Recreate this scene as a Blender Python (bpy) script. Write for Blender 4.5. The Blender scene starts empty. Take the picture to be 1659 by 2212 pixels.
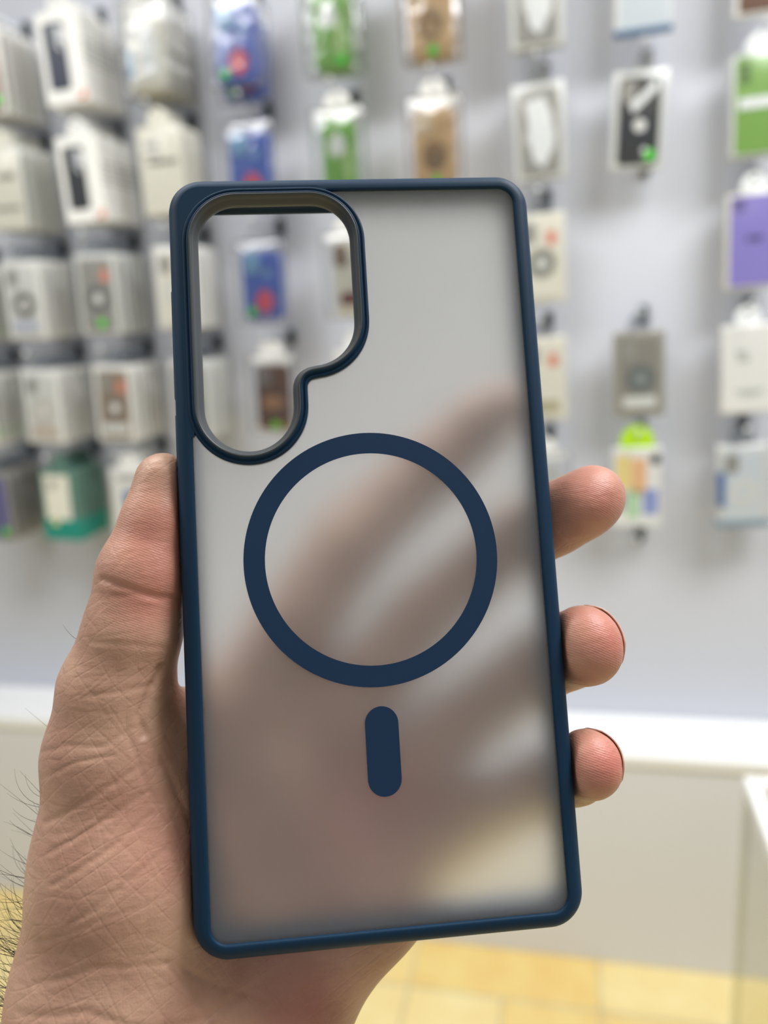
import bpy, bmesh, math, random
import numpy as np
from mathutils import Vector, Matrix, noise

random.seed(7)
C = bpy.context.scene.collection
scene = bpy.context.scene
PI = math.pi

# ------------------------------------------------------------------ camera, world, lamps, exposure
CAM_R = np.array([[0.97311362, -0.01036205, -0.23009239],      # columns: camera right, down, forward in world axes
                  [0.21927466, -0.26404618, 0.93925409],
                  [-0.07048761, -0.96445438, -0.2546748]])
CAM_P = np.array([0.0, -1.89, 1.683])
cam = bpy.data.cameras.new('camera')
camo = bpy.data.objects.new('camera', cam)
C.objects.link(camo)
mw = np.eye(4)
mw[:3, 0], mw[:3, 1], mw[:3, 2], mw[:3, 3] = CAM_R[:, 0], -CAM_R[:, 1], -CAM_R[:, 2], CAM_P
camo.matrix_world = Matrix(mw.tolist())
cam.sensor_fit = 'VERTICAL'
cam.sensor_height = 9.13
cam.sensor_width = 9.13 * 0.75
cam.lens = 9.13 * 1662.0 / 2212.0
cam.clip_start, cam.clip_end = 0.01, 60
cam.dof.use_dof = True
cam.dof.focus_distance = 0.169
cam.dof.aperture_fstop = 2.0
scene.camera = camo

w = bpy.data.worlds.new('World')
scene.world = w
w.use_nodes = True
w.node_tree.nodes['Background'].inputs[0].default_value = (0.80, 0.90, 1.0, 1)
w.node_tree.nodes['Background'].inputs[1].default_value = 0.29

def lamp(name, loc, sx, sy, power, col=(0.97, 0.985, 1.0), rot=(0, 0, 0)):
    l = bpy.data.lights.new(name, 'AREA')
    l.shape = 'RECTANGLE'; l.size = sx; l.size_y = sy; l.energy = power; l.color = col
    o = bpy.data.objects.new(name, l); C.objects.link(o)
    o.location = loc; o.rotation_euler = rot
    return o
lamp('ceiling_panel_light', (-0.9, -1.35, 3.13), 1.2, 0.9, 29)
lamp('ceiling_panel_light', (1.1, -1.2, 3.13), 1.2, 0.9, 62)
lamp('ceiling_panel_light', (-2.3, -2.1, 3.13), 1.2, 0.6, 18)
lamp('ceiling_panel_light', (0.6, -3.4, 3.13), 1.2, 0.6, 5)

scene.view_settings.view_transform = 'Standard'
scene.view_settings.look = 'None'
scene.view_settings.gamma = 1
scene.view_settings.use_curve_mapping = False
scene.view_settings.exposure = 0.0

# ------------------------------------------------------------------ helpers
def srgb(r, g, b):
    f = lambda c: (c / 255 / 12.92) if c / 255 <= 0.04045 else ((c / 255 + 0.055) / 1.055) ** 2.4
    return (f(r), f(g), f(b), 1)

_m = {}
def mat(name, col, rough=0.5, bump=0.0, bscale=200, vary=0.0, vscale=12, metal=0.0, coat=0.0, spec=0.5):
    if name in _m: return _m[name]
    m = bpy.data.materials.new(name); m.use_nodes = True
    nt = m.node_tree; b = nt.nodes['Principled BSDF']
    b.inputs['Base Color'].default_value = col
    b.inputs['Roughness'].default_value = rough
    b.inputs['Metallic'].default_value = metal
    b.inputs['Coat Weight'].default_value = coat
    b.inputs['Specular IOR Level'].default_value = spec
    tc = nt.nodes.new('ShaderNodeTexCoord')
    if vary:
        n = nt.nodes.new('ShaderNodeTexNoise'); n.inputs['Scale'].default_value = vscale
        n.inputs['Detail'].default_value = 4
        h = nt.nodes.new('ShaderNodeHueSaturation'); h.inputs['Color'].default_value = col
        mr = nt.nodes.new('ShaderNodeMapRange')
        mr.inputs['To Min'].default_value = 1 - vary; mr.inputs['To Max'].default_value = 1 + vary
        nt.links.new(tc.outputs['Object'], n.inputs['Vector'])
        nt.links.new(n.outputs['Fac'], mr.inputs['Value']); nt.links.new(mr.outputs[0], h.inputs['Value'])
        nt.links.new(h.outputs[0], b.inputs['Base Color'])
    if bump:
        n = nt.nodes.new('ShaderNodeTexNoise'); n.inputs['Scale'].default_value = bscale
        bp = nt.nodes.new('ShaderNodeBump'); bp.inputs['Strength'].default_value = bump
        bp.inputs['Distance'].default_value = 0.001
        nt.links.new(tc.outputs['Object'], n.inputs['Vector'])
        nt.links.new(n.outputs['Fac'], bp.inputs['Height']); nt.links.new(bp.outputs[0], b.inputs['Normal'])
    _m[name] = m
    return m

def clear_mat(name, tint=(1, 1, 1, 1), gloss=0.22, rough=0.2, fres=0.6):
    if name in _m: return _m[name]
    m = bpy.data.materials.new(name); m.use_nodes = True
    nt = m.node_tree; nt.nodes.clear()
    out = nt.nodes.new('ShaderNodeOutputMaterial')
    t = nt.nodes.new('ShaderNodeBsdfTransparent'); t.inputs[0].default_value = tint
    g = nt.nodes.new('ShaderNodeBsdfGlossy'); g.inputs['Roughness'].default_value = rough
    lw = nt.nodes.new('ShaderNodeLayerWeight'); lw.inputs[0].default_value = 0.35
    ma = nt.nodes.new('ShaderNodeMath'); ma.operation = 'MULTIPLY_ADD'
    ma.inputs[1].default_value = fres; ma.inputs[2].default_value = gloss * 0.4
    mx = nt.nodes.new('ShaderNodeMixShader')
    nt.links.new(lw.outputs['Fresnel'], ma.inputs[0]); nt.links.new(ma.outputs[0], mx.inputs[0])
    nt.links.new(t.outputs[0], mx.inputs[1]); nt.links.new(g.outputs[0], mx.inputs[2])
    nt.links.new(mx.outputs[0], out.inputs[0])
    _m[name] = m
    return m

def link(name, me, m, parent=None, smooth=True, loc=None, kind=None):
    if m is not None:
        me.materials.clear(); me.materials.append(m)
    if smooth:
        me.polygons.foreach_set('use_smooth', [True] * len(me.polygons))
    o = bpy.data.objects.new(name, me); C.objects.link(o)
    if parent: o.parent = parent
    if loc: o.location = loc
    if kind: o['kind'] = kind
    return o

def from_bm(name, bm, m, parent=None, smooth=False, loc=None, kind=None):
    me = bpy.data.meshes.new(name); bm.normal_update(); bm.to_mesh(me); bm.free()
    return link(name, me, m, parent, smooth, loc, kind)

def box(bm, c, s, r=0.0, seg=2):
    d = bmesh.ops.create_cube(bm, size=1.0)
    vs = d['verts']
    for v in vs: v.co = Vector((v.co.x * s[0] + c[0], v.co.y * s[1] + c[1], v.co.z * s[2] + c[2]))
    if r > 0:
        es = list({e for v in vs for e in v.link_edges})
        bmesh.ops.bevel(bm, geom=es, offset=r, segments=seg, affect='EDGES', profile=0.5)

def tube(bm, pts, rad, n=8, cap=True):
    pts = [Vector(p) for p in pts]; rings = []
    for i, p in enumerate(pts):
        t = (pts[min(i + 1, len(pts) - 1)] - pts[max(i - 1, 0)]).normalized()
        a = t.orthogonal().normalized() if i == 0 else (a - t * a.dot(t)).normalized()
        b = t.cross(a); r = rad[i] if isinstance(rad, (list, tuple)) else rad
        rings.append([bm.verts.new(p + (a * math.cos(k * 2 * PI / n) + b * math.sin(k * 2 * PI / n)) * r) for k in range(n)])
    for i in range(len(rings) - 1):
        for k in range(n):
            bm.faces.new((rings[i][k], rings[i][(k + 1) % n], rings[i + 1][(k + 1) % n], rings[i + 1][k]))
    if cap:
        bm.faces.new(rings[0][::-1]); bm.faces.new(rings[-1])

def tag(o, label, cat, group=None):
    o['label'] = label; o['category'] = cat
    if group: o['group'] = group
    return o

def thing(name, loc, label, cat, group=None, rot=(0, 0, 0)):
    o = bpy.data.objects.new(name, None); C.objects.link(o)
    o.empty_display_size = 0.02
    o.location = loc; o.rotation_euler = rot
    return tag(o, label, cat, group)

def flat(name, loops, thick, m, parent=None, bevel=0.0, z=0.0, seg=2, xz=False, loc=None, smooth=True):
    """filled outline (first loop) with holes, given thickness; local XY plane, or XZ facing -Y when xz"""
    cu = bpy.data.curves.new('outline', 'CURVE'); cu.dimensions = '2D'; cu.fill_mode = 'BOTH'
    for lp in loops:
        sp = cu.splines.new('POLY'); sp.points.add(len(lp) - 1)
        for p, q in zip(sp.points, lp): p.co = (q[0], q[1], 0, 1)
        sp.use_cyclic_u = True
    cu.extrude = max(thick / 2 - bevel, 0.00001); cu.bevel_depth = bevel; cu.bevel_resolution = seg
    if bevel: cu.offset = -bevel
    o = bpy.data.objects.new('outline', cu); C.objects.link(o)
    dg = bpy.context.evaluated_depsgraph_get(); dg.update()
    me = bpy.data.meshes.new_from_object(o.evaluated_get(dg))
    bpy.data.objects.remove(o); bpy.data.curves.remove(cu)
    me.name = name
    for v in me.vertices:
        x, y, zz = v.co
        v.co = (x, -(zz + z), y) if xz else (x, y, zz + z)
    b2 = bmesh.new(); b2.from_mesh(me)
    bmesh.ops.remove_doubles(b2, verts=b2.verts, dist=1e-6)
    bmesh.ops.recalc_face_normals(b2, faces=b2.faces)
    for e in b2.edges:
        if len(e.link_faces) == 2 and e.calc_face_angle(0) > 0.6: e.smooth = False
    b2.to_mesh(me); b2.free()
    return link(name, me, m, parent, smooth, loc)

def rrect(cx, cy, hw, hh, r, n=8):
    out = []
    for (sx, sy, a0) in ((1, 1, 0), (-1, 1, 90), (-1, -1, 180), (1, -1, 270)):
        for k in range(n + 1):
            a = math.radians(a0 + 90 * k / n)
            out.append((cx + sx * (hw - r) + r * math.cos(a), cy + sy * (hh - r) + r * math.sin(a)))
    return out

def circ(cx, cy, r, n=48):
    return [(cx + r * math.cos(2 * PI * k / n), cy + r * math.sin(2 * PI * k / n)) for k in range(n)]

# ------------------------------------------------------------------ setting
def struct(name, bm, m): return from_bm(name, bm, m, kind='structure')

wall_m = mat('wall_paint', srgb(206, 208, 217), 0.6, vary=0.03, vscale=3)
bm = bmesh.new(); box(bm, (0, 0.05, 1.575), (7.4, 0.1, 3.15)); struct('wall_back', bm, wall_m)
bm = bmesh.new(); box(bm, (0, -2.2, 3.2), (7.4, 4.6, 0.1)); struct('ceiling', bm, mat('ceiling_paint', srgb(225, 225, 222), 0.8))

def floor_material():
    m = bpy.data.materials.new('yellow_floor_tiles'); m.use_nodes = True
    nt = m.node_tree; b = nt.nodes['Principled BSDF']
    tc = nt.nodes.new('ShaderNodeTexCoord')
    mp = nt.nodes.new('ShaderNodeMapping'); mp.inputs['Location'].default_value = (4.75 - 0.07, 6.04, 0)
    br = nt.nodes.new('ShaderNodeTexBrick'); br.offset = 0.0; br.squash = 0.5; br.squash_frequency = 2
    br.inputs['Scale'].default_value = 1.0
    br.inputs['Brick Width'].default_value = 0.475; br.inputs['Row Height'].default_value = 0.30
    br.inputs['Mortar Size'].default_value = 0.006; br.inputs['Mortar Smooth'].default_value = 0.3
    br.inputs['Color1'].default_value = srgb(232, 200, 122); br.inputs['Color2'].default_value = srgb(242, 226, 172)
    br.inputs['Mortar'].default_value = srgb(212, 194, 146)
    no = nt.nodes.new('ShaderNodeTexNoise'); no.inputs['Scale'].default_value = 9; no.inputs['Detail'].default_value = 5
    mx = nt.nodes.new('ShaderNodeMix'); mx.data_type = 'RGBA'; mx.blend_type = 'OVERLAY'
    mx.inputs['Factor'].default_value = 0.35
    nt.links.new(tc.outputs['Object'], mp.inputs[0]); nt.links.new(mp.outputs[0], br.inputs['Vector'])
    nt.links.new(tc.outputs['Object'], no.inputs['Vector'])
    nt.links.new(br.outputs['Color'], mx.inputs['A']); nt.links.new(no.outputs['Fac'], mx.inputs['B'])
    nt.links.new(mx.outputs['Result'], b.inputs['Base Color'])
    b.inputs['Roughness'].default_value = 0.35
    return m
bm = bmesh.new(); box(bm, (0, -2.2, -0.05), (7.4, 4.6, 0.1)); struct('floor', bm, floor_material())

# low cabinet with a white top running along the foot of the wall
cab = thing('wall_cabinet', (-0.3, -0.096, 0), 'long low pale grey cabinet with a bright white top under the display wall', 'cabinet')
bm = bmesh.new(); box(bm, (0, 0.002, 0.293), (6.2, 0.186, 0.586), 0.003); from_bm('body', bm, mat('cabinet_laminate', srgb(226, 227, 232), 0.45, vary=0.02, vscale=4), cab)
bm = bmesh.new(); box(bm, (0, -0.002, 0.601), (6.2, 0.192, 0.030), 0.004); from_bm('worktop', bm, mat('white_top', srgb(248, 248, 248), 0.35), cab)

# glass counter at right
gx, gy, gh, gw, gd = 0.28, -0.684, 0.90, 0.9, 1.0
ctr = thing('glass_counter', (gx + gw / 2, gy - gd / 2, 0), 'glass sided display counter with white top rails at the right edge', 'counter')
def rail(name, c, s, m): 
    bm = bmesh.new(); box(bm, c, s, 0.003); return from_bm(name, bm, m, ctr)
wr = mat('white_rail', srgb(245, 245, 242), 0.35)
for s in (-1, 1):
    rail('top_rail', (s * (gw / 2 - 0.011), 0, gh - 0.0125), (0.022, gd, 0.025), wr)
    rail('top_rail', (0, s * (gd / 2 - 0.011), gh - 0.0125), (gw - 0.044, 0.022, 0.025), wr)
glass_m = clear_mat('counter_glass', (0.97, 0.975, 0.965, 1), 0.08, 0.05, 0.1)
edge_m = clear_mat('counter_glass_edge', (0.90, 0.91, 0.88, 1), 0.08, 0.05, 0.1)
for s in (-1, 1):
    rail('glass_side', (s * (gw / 2 - 0.004), 0, gh / 2 - 0.0125), (0.006, gd - 0.024, gh - 0.027), glass_m)
    rail('glass_side', (0, s * (gd / 2 - 0.004), gh / 2 - 0.0125), (gw - 0.016, 0.006, gh - 0.027), glass_m)
    for q in (-1, 1):
        rail('corner_strip', (s * (gw / 2 - 0.006), q * (gd / 2 - 0.006), gh / 2 - 0.0125), (0.012, 0.012, gh - 0.026), edge_m)
rail('glass_top', (0, 0, gh - 0.010), (gw - 0.046, gd - 0.046, 0.006), glass_m)

# ------------------------------------------------------------------ display wall: hooks and packs
WHITE = mat('white_card', srgb(243, 242, 238), 0.4)
CREAM = mat('cream_card', srgb(232, 229, 215), 0.5)
GREYC = mat('grey_tray', srgb(158, 156, 150), 0.4)
DARK = mat('dark_print', srgb(52, 54, 58), 0.35)
TEXTM = mat('grey_print', srgb(120, 118, 112), 0.6)
ORANGE = mat('orange_mark', srgb(228, 146, 122), 0.5)
GREEN = mat('green_sticker', srgb(86, 226, 44), 0.5)
CLEAR = clear_mat('clear_plastic', gloss=0.12, fres=0.3)
CLEARB = clear_mat('clear_bag', gloss=0.28, rough=0.14)
TABC = clear_mat('clear_tab', (0.93, 0.94, 0.95, 1), 0.5, 0.25)
SILVER = mat('silver_card', srgb(222, 223, 220), 0.25)
HOOKM = mat('dark_hook_plastic', srgb(52, 60, 62), 0.4)
CHROME = mat('hook_steel', srgb(200, 202, 205), 0.22, metal=0.9)
W_, H_ = 0.108, 0.187

def tab(t, top, m, wdt=0.05, y=0.0, thick=0.0015, hh=0.040):
    """arched hang tab with a round hole, 27 mm above the body top"""
    arc = [(-wdt / 2, top - 0.006)] + [(wdt / 2 * math.cos(a), top + 0.012 + (hh - 0.012) * math.sin(a)) for a in [PI - k * PI / 14 for k in range(15)]] + [(wdt / 2, top - 0.006)]
    return flat('hang_tab', [arc, circ(0, top + 0.0265, 0.006, 16)], thick, m, t, xz=True, loc=(0, y, 0))

def part_box(name, t, c, s, m, r=0.001):
    bm = bmesh.new(); box(bm, c, s, r); return from_bm(name, bm, m, t)

def plate(name, t, cx, cz, hw, hh, r, y, m, th=0.0014, holes=()):
    return flat(name, [rrect(cx, cz, hw, hh, r, 5)] + list(holes), th, m, t, xz=True, loc=(0, y, 0))

def sticker(t, x, z, y, r=0.011):
    return flat('price_sticker', [circ(x, z, r, 18)], 0.0008, GREEN, t, xz=True, loc=(0, y, 0))

def lines(t, rows, y, m=TEXTM):
    bm = bmesh.new()
    for (x0, x1, z, h) in rows:
        x = x0
        k = 0
        while x < x1:
            wl = h * (0.55 + 0.35 * ((k * 7) % 3) / 2); k += 1
            box(bm, (min(x + wl / 2, x1), y, z), (wl * 0.75, 0.0006, h * (0.7 + 0.3 * ((k * 5) % 2)))); x += wl
    return from_bm('printed_text', bm, m, t)

def bag(t, wd, ht, th, zc, seed, m=None):
    """puffy clear bag, crumpled"""
    bm = bmesh.new(); nx, nz = 16, 26; g = {}
    for s in (-1, 1):
        for i in range(nx + 1):
            for j in range(nz + 1):
                u, v = i / nx * 2 - 1, j / nz * 2 - 1
                pf = (1 - abs(u) ** 4) * (1 - abs(v) ** 6)
                nn = noise.noise(Vector((u * 3 + seed, v * 5, s * 2.0)))
                y = s * th / 2 * (pf + 0.0) + s * 0.0035 * (nn + 0.6 * noise.noise(Vector((u * 9 + seed, v * 14, s * 5.0)))) * pf
                if (abs(u) == 1 or abs(v) == 1) and s == 1: g[s, i, j] = g[-1, i, j]; continue
                g[s, i, j] = bm.verts.new((u * wd / 2 * (1 + 0.015 * nn), y, zc + v * ht / 2))
        for i in range(nx):
            for j in range(nz):
                q = [g[s, i, j], g[s, i + 1, j], g[s, i + 1, j + 1], g[s, i, j + 1]]
                if s == 1: q.reverse()
                bm.faces.new(q)
    return from_bm('clear_bag', bm, m or CLEARB, t, smooth=True)

# every builder makes the pack with its front at local y = 0 (facing -Y), body bottom at local z = 0
def carton(t, d=0.022, win=DARK, card=WHITE):
    part_box('card_box', t, (0, d / 2, H_ / 2), (W_, d, H_), card, 0.0015)
    tab(t, H_, card, y=d * 0.5)
    wn = plate('window', t, -0.012, H_ * 0.52, 0.026, 0.068, 0.008, -0.0003, win)
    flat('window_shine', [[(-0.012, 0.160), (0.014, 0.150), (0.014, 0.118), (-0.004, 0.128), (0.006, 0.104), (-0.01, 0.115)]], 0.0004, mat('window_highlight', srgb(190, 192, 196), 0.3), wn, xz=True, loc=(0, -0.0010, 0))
    flat('corner_mark', [[(0.022, 0.006), (0.048, 0.006), (0.048, 0.030)]], 0.0008, ORANGE, t, xz=True, loc=(0, -0.0003, 0))
    bm = bmesh.new()
    for k in range(4): box(bm, (W_ / 2, d * 0.5, 0.085 + 0.013 * k), (0.0006, d * 0.6, 0.006))
    from_bm('side_print', bm, TEXTM, t)

def ringpack(t, d=0.014, case=SILVER, ringm=TEXTM, frame=WHITE, stick=None, band=None, badge=False, hub=WHITE):
    part_box('tray', t, (0, d / 2 + 0.001, H_ / 2), (W_, d - 0.002, H_), frame, 0.003)
    tab(t, H_, TABC, y=d * 0.6)
    cb = plate('case_back', t, 0, H_ * 0.49, 0.040, 0.082, 0.010, 0.0004, case, 0.003)
    flat('magnet_ring', [circ(0.002, 0.083, 0.031, 32), circ(0.002, 0.083, 0.013, 24)], 0.001, ringm, cb, xz=True, loc=(0, -0.0016, 0))
    flat('ring_centre', [circ(0.002, 0.083, 0.012, 24)], 0.001, hub, cb, xz=True, loc=(0, -0.0016, 0))
    plate('camera_cutout', cb, -0.022, 0.147, 0.014, 0.021, 0.009, -0.0016, GREYC, 0.001)
    if band: plate('printed_band', t, 0, 0.032, 0.036, 0.013, 0.003, -0.0012, band, 0.001)
    if badge: plate('badge', t, 0.024, 0.135, 0.010, 0.014, 0.003, -0.0012, ORANGE, 0.001)
    if stick: sticker(t, stick[0], stick[1], -0.0022)
    bm = bmesh.new(); box(bm, (0, d * 0.4, H_ / 2), (W_ + 0.003, d + 0.004, H_ + 0.003), 0.004); from_bm('clear_cover', bm, CLEAR, t, smooth=True)

def bagged(t, body, bump=None, print_=None, stick=None, header=WHITE, d=0.012, hw=0.039, extra=None, seed=1.0):
    tab(t, H_ - 0.008, header, wdt=0.06, y=d * 0.5)
    if header is not CLEARB: flat('header_strip', [rrect(0, H_ - 0.012, 0.052, 0.010, 0.002, 3)], 0.0016, header, t, xz=True, loc=(0, d * 0.5, 0))
    flat('case_back', [rrect(0, 0.083, hw, 0.079, 0.017, 6)], 0.010, body, t, bevel=0.003, xz=True, loc=(0, d / 2, 0))
    if bump: flat('camera_bump', [rrect(-hw * 0.45, 0.135, hw * 0.42, 0.024, 0.012, 6)], 0.004, bump, t, bevel=0.001, xz=True, loc=(0, d / 2 - 0.006, 0))
    if print_:
        for nm, lp, m in print_: flat(nm, [lp], 0.0016, m, t, xz=True, loc=(0, d / 2 - 0.0055, 0))
    if stick: sticker(t, stick[0], stick[1], d / 2 - 0.0072)
    bag(t, W_ + 0.018, H_ + 0.004, d + 0.009, H_ / 2 - 0.002, seed)

def plainbox(t, card, d=0.014, side=None, marks=(), tabm=None, clear=True, text=TEXTM):
    part_box('box', t, (0, d / 2, H_ / 2), (W_, d, H_), side or card, 0.003)
    if side: plate('front_card', t, 0.002, H_ / 2, W_ / 2 - 0.006, H_ / 2 - 0.005, 0.006, -0.0002, card, 0.0012)
    tab(t, H_, tabm or card, y=d * 0.5)
    if marks: lines(t, marks, -0.0014, text)
    if clear:
        bm = bmesh.new(); box(bm, (0, d / 2, H_ / 2), (W_ + 0.004, d + 0.004, H_ + 0.004), 0.004); from_bm('clear_cover', bm, CLEAR, t, smooth=True)

def splash(cx, cz, r, seed, n=22):
    rr = random.Random(seed)
    return [(cx + r * (1 + 0.38 * (k % 2) - 0.2 * rr.random()) * math.cos(2 * PI * k / n), cz + r * 1.15 * (1 + 0.38 * (k % 2) - 0.2 * rr.random()) * math.sin(2 * PI * k / n)) for k in range(n)]

BLUE = mat('blue_case', srgb(78, 108, 196), 0.3, coat=0.4, vary=0.12, vscale=30)
LBLUE = mat('light_blue_bump', srgb(130, 176, 214), 0.3, coat=0.4)
RED = mat('coral_print', srgb(232, 92, 112), 0.45)
LEAF = mat('leaf_green_case', srgb(120, 176, 74), 0.35, vary=0.25, vscale=40)
TAN = mat('tan_case', srgb(212, 178, 130), 0.45, vary=0.12, vscale=30)
TAND = mat('tan_dark_print', srgb(150, 118, 78), 0.5)
BROWN = mat('brown_case', srgb(108, 72, 48), 0.45, vary=0.15, vscale=30)
BROWNL = mat('light_brown_print', srgb(182, 136, 92), 0.5)
BLACKC = mat('black_case', srgb(58, 58, 56), 0.3)
NAVYW = mat('navy_window', srgb(40, 46, 66), 0.3)
PURPLE = mat('purple_card', srgb(146, 134, 208), 0.5)
PURPLED = mat('muted_purple_case', srgb(112, 108, 160), 0.45)
LIME = mat('lime_tab', srgb(178, 222, 20), 0.45)
GRN = mat('green_card', srgb(124, 168, 74), 0.5)
TEAL = mat('teal_card', srgb(32, 142, 126), 0.45)
SKYB = mat('blue_print', srgb(70, 112, 170), 0.45)
ICE = mat('ice_card', srgb(212, 220, 226), 0.35)
MAROON = mat('maroon_print', srgb(120, 52, 40), 0.45)
YEL = mat('yellow_print', srgb(246, 226, 150), 0.5)
ORG2 = mat('peach_print', srgb(244, 196, 146), 0.5)
VIO = mat('violet_print', srgb(150, 166, 222), 0.5)
MINT = mat('mint_print', srgb(186, 226, 186), 0.5)
WSH = mat('white_highlight_print', srgb(238, 240, 240), 0.25)

def b_white(w): return lambda t: carton(t, win=w)
def b_blue(seed):
    def f(t): bagged(t, BLUE, LBLUE, [('coral_print', splash(0.004, 0.048, 0.021, 3), RED), ('foam_print', splash(0.016, 0.112, 0.008, 9), LBLUE)], (-0.028, 0.026), header=CLEARB, seed=seed, hw=0.048)
    return f
def b_green(seed):
    def f(t): bagged(t, LEAF, None, [('white_print', splash(-0.004, 0.108, 0.019, 5), WSH), ('pale_print', rrect(0.018, 0.06, 0.006, 0.04, 0.003, 3), mat('pale_green_print', srgb(190, 214, 150), 0.5))], (0.020, 0.022), seed=seed, hw=0.039)
    return f
def b_tan(seed):
    def f(t): bagged(t, TAN, mat('pale_tan_bump', srgb(226, 208, 180), 0.4), [('oval_print', [(0.026 * math.cos(k * PI / 12), 0.066 + 0.030 * math.sin(k * PI / 12)) for k in range(24)], TAND), ('muzzle_print', circ(0, 0.058, 0.012, 18), TAN)], (0.002, 0.016), seed=seed, hw=0.046)
    return f
def b_brown(seed):
    def f(t): bagged(t, BROWN, mat('grey_brown_bump', srgb(140, 128, 120), 0.4), [('oval_print', [(0.027 * math.cos(k * PI / 12), 0.072 + 0.018 * math.sin(k * PI / 12)) for k in range(24)], BROWNL)], (0.004, 0.018), seed=seed, hw=0.042)
    return f
def b_cream(t): bagged(t, CREAM, mat('brown_bump', srgb(140, 118, 100), 0.4), [('foot_print', rrect(0.004, 0.040, 0.030, 0.014, 0.012, 5), MAROON), ('leaf_print', splash(0.020, 0.082, 0.010, 4), MINT)], None, seed=4.4)
def b_clear(t):
    ringpack(t, case=GREYC, ringm=SILVER, frame=SILVER, hub=SILVER)
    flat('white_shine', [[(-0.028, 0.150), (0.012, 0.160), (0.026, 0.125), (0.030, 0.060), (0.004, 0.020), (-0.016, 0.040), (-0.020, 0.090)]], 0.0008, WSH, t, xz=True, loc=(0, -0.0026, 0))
def b_black(t):
    ringpack(t, case=BLACKC, ringm=DARK, frame=SILVER, stick=(0.024, 0.026), hub=WHITE)
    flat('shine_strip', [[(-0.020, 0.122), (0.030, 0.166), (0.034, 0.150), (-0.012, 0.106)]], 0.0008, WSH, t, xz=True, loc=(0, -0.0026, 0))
def b_rainbow(t):
    d = 0.012
    part_box('card_box', t, (0, d / 2, H_ / 2), (W_, d, H_), WHITE, 0.002)
    tab(t, H_, LIME, wdt=0.074, y=d / 2, hh=0.052, thick=0.002)
    for nm, cx, cz, hw, hh, m in (('yellow_print', -0.030, 0.130, 0.016, 0.040, YEL), ('peach_print', 0.004, 0.120, 0.016, 0.042, ORG2), ('mint_print', -0.008, 0.055, 0.013, 0.034, MINT), ('violet_print', 0.030, 0.060, 0.017, 0.030, VIO), ('dark_print', 0.040, 0.160, 0.010, 0.012, DARK), ('grey_print', -0.038, 0.062, 0.012, 0.020, mat('mauve_print', srgb(150, 146, 176), 0.5))):
        plate(nm, t, cx, cz, hw, hh, 0.006, -0.0003, m, 0.001)
    part_box('lower_edge', t, (0, d / 2, 0.010), (W_ + 0.002, d + 0.002, 0.018), WSH)
    bm = bmesh.new(); box(bm, (0, d / 2, H_ / 2), (W_ + 0.004, d + 0.006, H_ + 0.004), 0.004); from_bm('clear_cover', bm, CLEAR, t, smooth=True)
def b_teal(t):
    d = 0.020
    part_box('card_box', t, (0, d / 2, H_ / 2), (W_, d, H_), mat('grey_green_card', srgb(98, 132, 120), 0.45), 0.002)
    tab(t, H_, mat('grey_green_card', srgb(98, 132, 120)), y=d / 2)
    part_box('lower_sleeve', t, (0, d / 2, 0.029), (W_ + 0.002, d + 0.002, 0.058), TEAL, 0.002)
    plate('cream_panel', t, -0.006, 0.112, 0.036, 0.064, 0.004, -0.0003, CREAM, 0.001)
    flat('yellow_spot', [circ(-0.016, 0.048, 0.008, 16)], 0.001, YEL, t, xz=True, loc=(0, -0.0022, 0))
    lines(t, [(-0.03, -0.006, 0.155, 0.008), (-0.03, -0.01, 0.142, 0.008)], -0.0012)
def b_whiteblue(t):
    plainbox(t, WHITE, marks=[(-0.03, 0.03, 0.165, 0.006)])
    plate('blue_print', t, 0.004, 0.105, 0.020, 0.026, 0.010, -0.0003, SKYB, 0.001)
def b_icy(t):
    ringpack(t, case=ICE, ringm=SILVER, frame=SILVER, hub=ICE)
    plate('blue_strip', t, -0.044, 0.090, 0.008, 0.040, 0.003, -0.0014, SKYB, 0.001)
    part_box('lower_edge', t, (0, 0.007, 0.010), (W_ + 0.0035, 0.019, 0.016), mat('steel_blue_edge', srgb(138, 160, 178), 0.4))
def b_bluebase(t):
    plainbox(t, ICE, side=WHITE)
    part_box('lower_edge', t, (0, 0.007, 0.004), (W_ + 0.0045, 0.019, 0.010), mat('deep_blue_edge', srgb(62, 96, 132), 0.4))

COLX = {'Z': -1.490, 'A': -1.285, 'B': -1.080, 'C': -0.882, 'D': -0.684, 'E': -0.474, 'F': -0.264, 'G': -0.050, 'H': 0.160, 'I': 0.380}
ROWZ = {1: 2.272, 2: 2.020, 3: 1.765, 4: 1.503, 5: 1.243}
FRONT = {'Z': -0.175, 'A': -0.175, 'B': -0.175, 'C': -0.16, 'D': -0.12, 'E': -0.12, 'F': -0.11, 'G': -0.09, 'H': -0.08, 'I': -0.09}

def dup(root, loc, label, group, rot):
    r = root.copy(); C.objects.link(r); r.location = loc; r.rotation_euler = rot
    r['label'] = label; r['group'] = group
    for ch in root.children:
        c = ch.copy(); C.objects.link(c); c.parent = r
        for g in ch.children:
            q = g.copy(); C.objects.link(q); q.parent = c
    return r

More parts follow.
